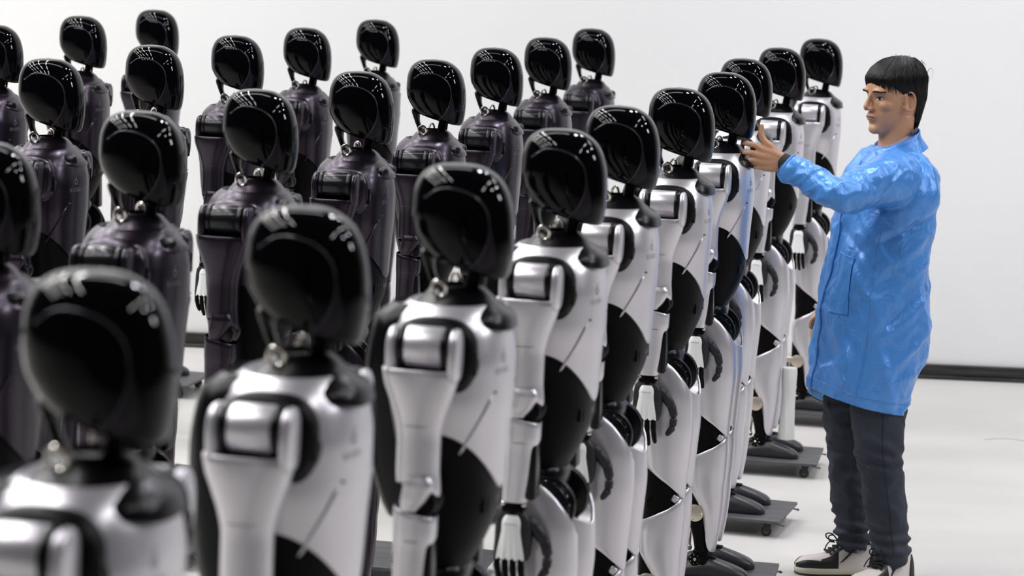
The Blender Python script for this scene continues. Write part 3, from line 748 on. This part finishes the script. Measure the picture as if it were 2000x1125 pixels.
# hair: a cap plus many combed locks
hb = MB(); rows = []
HAIRP = pch([(-.0, -.040, 0, .070, .079, 2.2), (.03, -.022, 0, .088, .087, 2.2), (.06, -.012, 0, .103, .0905, 2.2), (.09, -.015, 0, .092, .083, 2.1), (.113, -.020, 0, .073, .067, 2.), (.128, -.026, 0, .048, .043, 2.), (.136, -.030, 0, .016, .014, 2.)])
def hsurf(a, t, k=1.):
    """a: angle from the face, t: 0 crown .. 1 hairline; returns head-frame point"""
    ca = math.cos(a); aa = abs(math.atan2(math.sin(a), ca))
    edge = float(np.interp(aa, [0, .55, .80, .98, 1.06, 1.15, 1.22, 1.62, 1.75, 1.98, 2.3, 3.15], [.055, .054, .048, .026, -.014, -.012, .012, .012, -.02, -.082, -.092, -.098]))
    z = .136+(edge-.136)*(1-math.cos(t*PI/2)) if t < 1 else edge
    zz = max(z, 0.0)
    xc, yc, rx, ry, n = HAIRP(zz)
    if z < 0: f = 1+z*5.0; rx = rx*f; ry = ry*(1+z*2.4); xc = xc-(-z)*.02
    x, y = sec_pt((xc, yc, rx, ry, n), a, k); return Vector((x, y, z))
for i in range(30):
    rows.append([tuple(HC+HR@(hsurf(2*PI*j/144, i/29)*(1+.012*noise.noise((j*.18, i*.1, 3))))) for j in range(144)])
last = [tuple(HC+HR@(Vector((hsurf(2*PI*j/144, 1).x*.88, hsurf(2*PI*j/144, 1).y*.88, hsurf(2*PI*j/144, 1).z)))) for j in range(144)]
hb.grid(rows+[last], True, True, False)
hair = hb.obj('hair', hairm, man, sharp=0)
lk = MB(); rg = random.Random(11)
for k in range(1500):
    a = rg.uniform(-PI, PI); aa = abs(a); t0 = rg.uniform(.15, .85); ln = rg.uniform(.30, .55); pts = []
    sw = rg.uniform(-.12, .12)
    end = 1.0+(rg.uniform(-.02, .15) if aa < .9 else rg.uniform(-.02, .05))
    for q in range(6):
        t = t0+(end-t0)*q/5
        p = hsurf(a+sw*q/5, min(t, 1)); 
        if t > 1: p = p+Vector((0, 0, -(t-1)*.20))*(1.1 if aa < .95 else .7); p = p+Vector((p.x, p.y, 0)).normalized()*(-.006*(t-1)/.15)
        p = p*(1.012+.012*math.sin(q/5*PI)*rg.uniform(.2, 1.2)); pts.append(HC+HR@p)
    r = rg.uniform(.0007, .0015); lk.tube(pts, [r*.6, r, r, r*.9, r*.6, r*.15], 4, caps=False)
for k in range(46):       # wind-blown tuft at the back of the crown
    a = rg.uniform(1.9, 2.9)*rg.choice((-1, -1, 1)); p0 = hsurf(a, rg.uniform(.25, .6)); up = rg.uniform(.006, .020); bk = rg.uniform(.006, .020)
    d = Vector((p0.x, p0.y, 0)).normalized(); pts = [HC+HR@q for q in (p0, p0+d*.006+Vector((0, 0, up*.7)), p0+d*bk*.8+Vector((0, 0, up)), p0+d*bk*1.2+Vector((0, 0, up*.4)), p0+d*bk*1.1+Vector((0, 0, -up)))]
    pts = cr([tuple(q) for q in pts], 4); lk.tube(pts, [.0009*(1-k_/len(pts))+.0001 for k_ in range(len(pts))], 4, caps=False)
lk.obj('hair_strands', hairm, hair, sharp=0, kind='stuff')

# lab coat
coatm = mat('blue_coat', (.12, .36, .80), .30, .12, 0)
def coat_nodes(m):
    tc = N(m, 'ShaderNodeTexCoord'); b = m.node_tree.nodes['Principled BSDF']
    wv = N(m, 'ShaderNodeTexWave'); wv.wave_type = 'BANDS'; wv.bands_direction = 'DIAGONAL'
    mp = N(m, 'ShaderNodeMapping'); mp.inputs['Scale'].default_value = (1, 1, .02); L(m, tc.outputs['Object'], mp.inputs[0]); L(m, mp.outputs[0], wv.inputs['Vector'])
    wv.inputs['Scale'].default_value = 95; wv.inputs['Distortion'].default_value = 0
    rp = N(m, 'ShaderNodeValToRGB'); rp.color_ramp.elements[0].position = .0; rp.color_ramp.elements[1].position = .16
    rp.color_ramp.elements[0].color = (.058, .225, .60, 1); rp.color_ramp.elements[1].color = (.066, .250, .655, 1)
    L(m, wv.outputs['Fac'], rp.inputs[0]); L(m, rp.outputs[0], b.inputs['Base Color'])
    mp2 = N(m, 'ShaderNodeMapping'); mp2.inputs['Scale'].default_value = (1, 1, .6); L(m, tc.outputs['Object'], mp2.inputs[0])
    n1 = N(m, 'ShaderNodeTexNoise'); n1.inputs['Scale'].default_value = 16; n1.inputs['Detail'].default_value = 5; n1.inputs['Distortion'].default_value = 1.6; L(m, mp2.outputs[0], n1.inputs['Vector'])
    bp = N(m, 'ShaderNodeBump'); bp.inputs['Strength'].default_value = .55; bp.inputs['Distance'].default_value = .012
    L(m, n1.outputs[0], bp.inputs['Height']); L(m, bp.outputs[0], b.inputs['Normal'])
coat_nodes(coatm)
CR = Matrix.Rotation(math.radians(20), 3, 'Z')
cb = MB()
ck = [(.575, -.140, 0, .155, .205, 2.3), (.67, -.124, 0, .162, .212, 2.3), (.733, -.112, 0, .165, .215, 2.3), (.857, -.098, 0, .171, .218, 2.3), (.907, -.096, 0, .170, .216, 2.3), (1.06, -.094, 0, .158, .205, 2.3),
      (1.16, -.082, 0, .148, .200, 2.3), (1.25, -.070, 0, .141, .205, 2.3), (1.335, -.062, 0, .134, .208, 2.3), (1.395, -.062, 0, .120, .190, 2.2), (1.43, -.060, 0, .100, .150, 2.1), (1.462, -.056, 0, .078, .100, 2.), (1.48, -.056, 0, .066, .072, 2.)]
CP = pch(ck)
def csurf(a, z, off=0.):
    """a measured in the wearer's frame from his front (towards -x)"""
    xc, yc, rx, ry, n = CP(z); x, y = sec_pt((0, 0, rx+off, ry+off, n), PI+a); p = CR@Vector((x, y, 0)); return Vector((xc+p.x, yc+p.y, z))
def hem(p): return .622-.20*(p.x+.14)
rows = []
for i in range(41):
    row = []
    for j in range(64):
        a = 2*PI*j/64; b_ = csurf(a, .62); zb = hem(b_) if True else .58; z = zb+(1.48-zb)*i/40; row.append(tuple(csurf(a, z)))
    rows.append(row)
cb.grid(rows, True, True, True)
cb.tube(cr([SHL+Vector((.02, .05, .0)), SHL+Vector((-.01, -.02, -.012)), (SHL+ELB)/2+Vector((0, 0, -.004)), ELB+Vector((0, 0, -.010)), ELB*.5+WRI*.5+Vector((0, 0, -.008)), WRI+Vector((.028, -.010, -.018))], 4), [.092, .093, .093, .091, .088, .084, .080, .076, .072, .068, .065, .062, .060, .059, .058, .057, .055, .053, .050, .048, .0465], 24, up=(0, 0, 1))
cb.tube(cr([SHR+Vector((.02, -.05, 0)), SHR+Vector((0, .01, -.012)), (SHR+ELR)/2, ELR, ELR*.5+WRR*.5, WRR], 4), [.088]*6+[.080]*6+[.066]*5+[.056]*4, 22)
AX1 = (ELB-SHL).normalized(); AX2 = (WRI-ELB).normalized()
def coat_fn(v, n_):
    p = v.co; d = 0.
    # distance to the left arm axis decides between sleeve folds and body folds
    def segd(a, b):
        t = max(0, min(1, (p-a).dot(b-a)/(b-a).length_squared)); return (p-(a+(b-a)*t)).length, t
    d1, t1 = segd(SHL, ELB); d2, t2 = segd(ELB, WRI); sl = max(0, 1-max(0, min(d1, d2)-.07)/.05)
    rdg = lambda q_, s_, sd_: 1-min(1, abs(nz(q_, s_, sd_))*4.0)
    s1 = t1*.27 if d1 < d2 else .27+t2*.23
    w1 = math.sin((s1*2*PI*13)+3.0*nz(p, (6, 6, 9), 2)+p.z*20)
    d += sl*(.0022*max(-.3, w1)+.006*nz(p, (9, 9, 14), 4)+.0085*rdg(p+Vector((p.z*.8, 0, 0)), (9, 6, 5), 14)+.005*rdg(p-Vector((p.z*.9, 0, 0)), (17, 11, 9), 24)-.006)
    bd = 1-sl
    d += bd*(.0085*rdg(p+Vector((p.z*.45, 0, 0)), (4.2, 4.2, 2.0), 31)+.006*rdg(p-Vector((p.z*1.1, 0, 0)), (6.5, 6.5, 4.2), 41)+.0035*rdg(p+Vector((p.z*.9, 0, 0)), (13, 13, 8), 47)-.006+.010*nz(p+Vector((p.z*.30, 0, 0)), (7, 7, 2.6), 1)+.008*nz(p-Vector((p.z*.5, 0, 0)), (15, 15, 6), 5)+.004*nz(p, (26, 26, 12), 9))
    for k, (cx, cz, sl_, w_, am) in enumerate(((-.02, 1.22, .55, .012, -.010), (.0, 1.15, .9, .016, .009), (-.13, .98, -1.8, .014, .008), (-.05, .92, 1.1, .018, -.010), (-.2, .80, -2.2, .018, .010), (-.06, .72, -3., .02, .010), (.0, .80, 1.4, .016, .009), (-.16, 1.13, -1.2, .014, -.008))):
        q = (p.z-cz)-sl_*(p.x-cx); q /= math.sqrt(1+sl_*sl_); al = ((p.x-cx)+sl_*(p.z-cz))/math.sqrt(1+sl_*sl_)
        if p.y < .02: d += bd*am*math.exp(-(q/w_)**2-(al/.11)**2)
    v.co = p+n_*d
coat = solid(cb, 'lab_coat', .0066, 5, coatm, man, coat_fn, .6)
bm = bmesh.new(); bm.from_mesh(coat.data)
dl = [f for f in bm.faces if (f.normal.z < -.75 and f.calc_center_median().z < .70) or (f.calc_center_median()-(WRI+Vector((.028, -.010, -.018)))).length < .040 and f.normal.dot(AX2) > .72]
bmesh.ops.delete(bm, geom=dl, context='FACES')
for v in bm.verts:
    if v.is_boundary and v.co.z < .74: v.co.z = v.co.z*.15+(hem(v.co)+.004)*.85
bm.to_mesh(coat.data); bm.free()
for p in coat.data.polygons: p.use_smooth = True
# collar, hem band, pocket, front edge, cuff
g = []
for i in range(7):
    t = i/6; row = []
    for j in range(49):
        a = 2*PI*j/48; ca, sa = math.cos(a), math.sin(a)      # a = 0 at the back of the neck
        fr = (1-ca)/2
        r = .066+.006*t+.016*math.sin(t*PI*.5)*1.5*t+ .004*nz((ca*2, sa*2, t), (1, 1, 1), 3); z = 1.530-.070*fr-.052*t*(1-.15*fr)+ (.006 if t == 0 else 0)
        c = Vector((-.046-.012*fr, 0, 0)); p = c+(CR@Vector((ca*(r+.004), sa*(r+.010), 0))); row.append((p.x, p.y, z))
    g.append(row)
inner = [[(p[0]*.94+.94*0-.052*.06, p[1]*.94, p[2]-.001) for p in g[0]], [(p[0]*.93-.052*.07, p[1]*.93, p[2]-.05) for p in g[0]]]
MB().grid(inner[::-1]+g, False).obj('coat_collar', coatm, coat, sharp=0)
g = []
shirt = mat('lilac_shirt', (.46, .40, .50), .7); dk = mat('grey_collar', (.06, .065, .09), .7)
for i in range(4):
    t = i/3; row = []
    for j in range(49):
        a = 2*PI*j/48; ca, sa = math.cos(a), math.sin(a); fr = (1-ca)/2; r = .0605+.004*t
        z = 1.545-.078*fr-.045*t; p = Vector((-.050-.010*fr, 0, 0))+(CR@Vector((ca*r, sa*r, 0))); row.append((p.x, p.y, z))
    g.append(row)
MB().grid(g, False).obj('shirt_collar', shirt, man, sharp=0)
MB().tube([(-.052+(CR@Vector((math.cos(a)*.066, math.sin(a)*.068, 0))).x, (CR@Vector((math.cos(a)*.066, math.sin(a)*.068, 0))).y, 1.533-.030*(1-math.cos(a))/2) for a in np.linspace(-1.3, 1.3, 15)], .0055, 8, flat=(.5, 1.5)).obj('under_collar', dk, man)
def onto_coat(a, z, off=.004):
    """ray from the coat's axis outwards on to the finished coat surface"""
    xc = CP(z)[0]; p = csurf(a, z, .12); o = Vector((xc, 0, z)); dr = (o-p).normalized()
    ok, loc, nn, _ = coat.ray_cast(p, dr, distance=.4)
    return (loc-dr*off) if ok else csurf(a, z, off)
def strip(fa, fz, nu, nv, off=.004): return [[tuple(onto_coat(fa(u/nu, v/nv), fz(u/nu, v/nv), off)) for u in range(nu+1)] for v in range(nv+1)]
bpy.context.view_layer.update()
POCK = strip(lambda u, v: .10+u*.44, lambda u, v: .925+.185*v+.012*(1-u)*v, 12, 12, .004)
MB().grid(POCK, False).obj('coat_pocket', coatm, coat, sharp=0)
MB().tube([Vector(p) for p in POCK[-1]], .0022, 6).obj('pocket_hem', coatm, coat)
fe = [onto_coat(-.12, z, .003) for z in np.linspace(.66, 1.42, 30)]
MB().tube(fe, .003, 6).obj('front_edge', coatm, coat)
for a_, nm in ((1.0, 'side_seam'),):
    MB().tube([onto_coat(a_, z, .001) for z in np.linspace(.64, 1.22, 40)], .0014, 6).obj(nm, coatm, coat)
MB().tube([onto_coat(a, hem(csurf(a, .62))+.040, .0008) for a in np.linspace(-.3, 2.9, 60)], .0013, 6).obj('hem_stitch', coatm, coat)
lin = mat('coat_lining', (.05, .19, .46), .5)
g = []
for i in range(5):
    row = []
    for a in np.linspace(-1.6, .15, 30):
        q_ = csurf(a, .62, -.012); row.append((q_.x, q_.y, hem(q_)-.022+i*.016))
    g.append(row)
MB().grid(g, False).obj('coat_lining', lin, coat, sharp=0)
cf = WRI+Vector((.028, -.010, -.018)); axw = (WRI-ELB).normalized()
MB().ring(cf+axw*.004, axw, .0455, .0035, 32, 8).obj('cuff_hem', coatm, coat)
knit = mat('black_knit', (.010, .009, .010), .8)
MB().tube([cf-axw*.02, cf+axw*.012+Vector((-.002, 0, .008)), cf+axw*.030+Vector((0, 0, .010))], [.037, .034, .0315], 22).obj('knit_cuff', knit, man)

# jeans
jm = mat('jeans', (.03, .04, .06), .75)
noisy(jm, (.009, .015, .029), (.032, .041, .058), 5, 6, bump=.5, dist=.008, stretch=(1, 1, .5), lo=.3, hi=.75)
jb = MB()
jb.ell((-.10, 0, .80), (.125, .16, .12), 28, 16)
LEGN = [(-.085, -.088, .84, .100), (-.078, -.090, .70, .098), (-.068, -.092, .60, .092), (-.062, -.092, .50, .084), (-.050, -.088, .42, .078), (-.028, -.080, .30, .074), (-.010, -.072, .20, .068), (.002, -.066, .135, .064), (.004, -.066, .100, .063)]
LEGF = [(-.115, .085, .84, .098), (-.140, .088, .70, .090), (-.152, .092, .60, .082), (-.155, .095, .50, .074), (-.140, .100, .42, .069), (-.125, .104, .30, .066), (-.112, .106, .20, .061), (-.106, .106, .135, .058), (-.104, .106, .105, .057)]
for lg in (LEGN, LEGF):
    c_ = cr(lg, 4); jb.tube([tuple(q[:3]) for q in c_], [q[3] for q in c_], 24)
def jean_fn(v, n_):
    p = v.co; st = math.exp(-((p.z-.15)/.06)**2); kn = math.exp(-((p.z-.44)/.07)**2)
    leg = p.y*8
    d = (.0062*st*math.sin(p.z*2*PI/.040+2.2*nz(p, (9, 9, 6), 3)+p.x*10+leg)+.0045*kn*math.sin(p.z*2*PI/.052+p.x*22+leg)+.007*nz(p, (9, 9, 5), 7)+.004*nz(p, (22, 22, 16), 2)+.007*(1-min(1, abs(nz(p, (7, 7, 13), 5))*4))+.004*(1-min(1, abs(nz(p+Vector((p.z, 0, 0)), (12, 12, 12), 8))*4))-.005)
    v.co = p+n_*d
je = solid(jb, 'jeans', .0075, 3, jm, man, jean_fn, .5)
bm = bmesh.new(); bm.from_mesh(je.data)
bmesh.ops.delete(bm, geom=[f for f in bm.faces if f.normal.z < -.8 and f.calc_center_median().z < .108], context='FACES'); bm.to_mesh(je.data); bm.free()
thread = mat('seam_thread', (.16, .13, .10), .7); seamd = mat('dark_seam', (.008, .010, .014), .8)
bpy.context.view_layer.update()
def legline(lg, ang, m, r, z0=.12, z1=.60, off=.0012):
    pts = []; P_ = pch([(-q[2], q[0], q[1], q[3]) for q in lg])
    for z in np.linspace(z1, z0, 44):
        x, y, rr_ = P_(-z); o_ = Vector((x, y, z)); dr = Vector((math.cos(ang), math.sin(ang), 0)); st = o_+dr*.2
        ok, loc, nn, _ = je.ray_cast(st, -dr, distance=.3)
        if ok: pts.append(loc+dr*off)
    MB().tube(pts, r, 6).obj('seam', m, je)
legline(LEGN, -1.55, seamd, .0011); legline(LEGF, -.9, thread, .0009); legline(LEGF, -1.02, thread, .0009)
legline(LEGN, 2.2, thread, .0008)

# high-top trainers, part of the outfit
shw = mat('trainer_white', (.66, .62, .60), .5); shb = mat('trainer_black', (.010, .010, .011), .45); sol = mat('trainer_sole', (.60, .57, .47), .55); lace = mat('lace_black', (.008, .008, .008), .8)
def shoe(org, rz, grp):
    R_ = empty('trainer', org, rz); R_.parent = man
    SW = pch([(-.095, .018, .02), (-.090, .030, .02), (-.06, .037, .02), (0, .038, .02), (.06, .044, .02), (.11, .047, .02), (.15, .043, .02), (.175, .030, .02), (.186, .012, .02)])
    UH = pch([(-.095, .085), (-.085, .118), (-.05, .132), (-.0, .132), (.02, .118), (.05, .092), (.08, .074), (.11, .066), (.14, .062), (.165, .054), (.186, .036)])
    def outline(k, n=60):
        pts = []
        for i in range(n):
            u = i/n; 
            if u < .5: x = -.095+.281*(.5-.5*math.cos(u*2*PI)); sgn = 1
            else: x = -.095+.281*(.5-.5*math.cos((1-u)*2*PI)); sgn = -1
            w = SW(x)[0]*k if 0 < u < .5 or u > .5 else SW(x)[0]*k*.3
            pts.append((x+(k-1)*.3*(x-.04), sgn*w*(0.0 if i in (0, n//2) else 1)))
        return pts
    def slab(z0, z1, k, m, nm):
        O = outline(k); rows = [[(x*.985, y*.97, z0) for x, y in O], [(x, y, z0+.003) for x, y in O], [(x, y, z1-.003) for x, y in O], [(x*.985, y*.97, z1) for x, y in O]]
        return MB().grid(rows, True, True, True).obj(nm, m, R_, sharp=50)
    slab(.0, .008, 1.03, shb, 'outsole'); slab(.007, .027, 1.045, sol, 'midsole')
    def us(x, v, off=0.):
        """v in -1..1 across the upper; 0 on top"""
        w = SW(x)[0]-.002+off; h_ = UH(x)[0]+off; th = v*PI/2*1.0
        top = h_; s_ = math.sin(th); c_ = math.cos(th)
        nar = 1-.30*max(0, min(1, (top-.07)/.05))*abs(c_)**.5
        return (x+off*(1 if x > .15 else (-1 if x < -.07 else 0)), w*sgp(s_, .72)*(nar if abs(v) < .98 else 1), .026+(top-.026)*max(0, c_)**.72)
    xs = np.linspace(-.0949, .1859, 46)
    rows = [[us(x, v) for v in np.linspace(-1, 1, 33)] for x in xs]; MB().grid(rows, False, True, True).obj('upper', shw, R_, sharp=0)
    def patch(x0, x1, v0, v1, m, nm, off=.0018, nx=14, nv=10):
        rows = []
        for i in range(nx+1):
            row = []
            for j in range(nv+1):
                b_ = j/nv; xa = x0(b_) if callable(x0) else x0; xb = x1(b_) if callable(x1) else x1; x = xa+(xb-xa)*i/nx
                u_ = i/nx; va = v0(u_) if callable(v0) else v0; vb = v1(u_) if callable(v1) else v1; row.append(us(x, va+(vb-va)*b_, off))
            rows.append(row)
        return MB().grid(rows, False).obj(nm, m, R_, sharp=0)
    for s in (-1, 1):
        patch(.098, .1855, lambda u: s*(1.), lambda u: s*(.68-.30*u), shb, 'toe_guard')
        patch(.045, .105, s*1., lambda u: s*(.45+.1*u), shb, 'vamp_panel')
        patch(-.0945, lambda b_: -.060-.02*b_, s*1., s*.4, shb, 'heel_counter')
        patch(-.02, .075, lambda u: s*(.42+.22*(1-u)), s*.12, shb, 'eyestay', .002)
        patch(lambda b_: -.07+.02*b_, .040, lambda u: s*(.52-.05*u), s*.30, shb, 'ankle_panel', .0026)
        q = [us(x, s*(.90-.42*t**1.3), .004) for t, x in [(t, .040-.085*t) for t in np.linspace(0, 1, 10)]]
        MB().tube(q, [.001, .0026, .0034, .0036, .0034, .003, .0026, .0022, .0016, .0010], 6).obj('side_stripe', shb, R_)
    patch(-.03, .085, -.14, .14, shb, 'tongue', .0045)
    MB().tube([(-.078, 0, .125), (-.06, .026, .130), (-.02, .034, .132), (.012, .024, .134), (.022, 0, .136), (.012, -.024, .134), (-.02, -.034, .132), (-.06, -.026, .130), (-.078, 0, .125)], .009, 10).obj('ankle_padding', shb, R_)
    lc = MB()
    for k in range(7):
        x = .082-.014*k; lc.tube([us(x, -.30, .006), us(x+.004, -.1, .010), us(x-.004, .1, .010), us(x-.008, .30, .006)], .0027, 6)
    lc.obj('laces', lace, R_, kind='stuff')
    b_ = MB()
    for s in (-1, 1): b_.tube(cr([(.046, 0, .118), (.062, s*.010, .136), (.080, s*.020, .134), (.076, s*.024, .118), (.056, s*.010, .112)], 4), .0024, 6)
    b_.tube(cr([(.048, 0, .116), (.062, -.022, .110), (.072, -.038, .092), (.078, -.046, .070)], 4), .0022, 6)
    b_.obj('lace_bow', lace, R_)
shoe((-.112, .105, 0), math.radians(180+6), None)
shoe((.004, -.070, 0), math.radians(180+40), None)
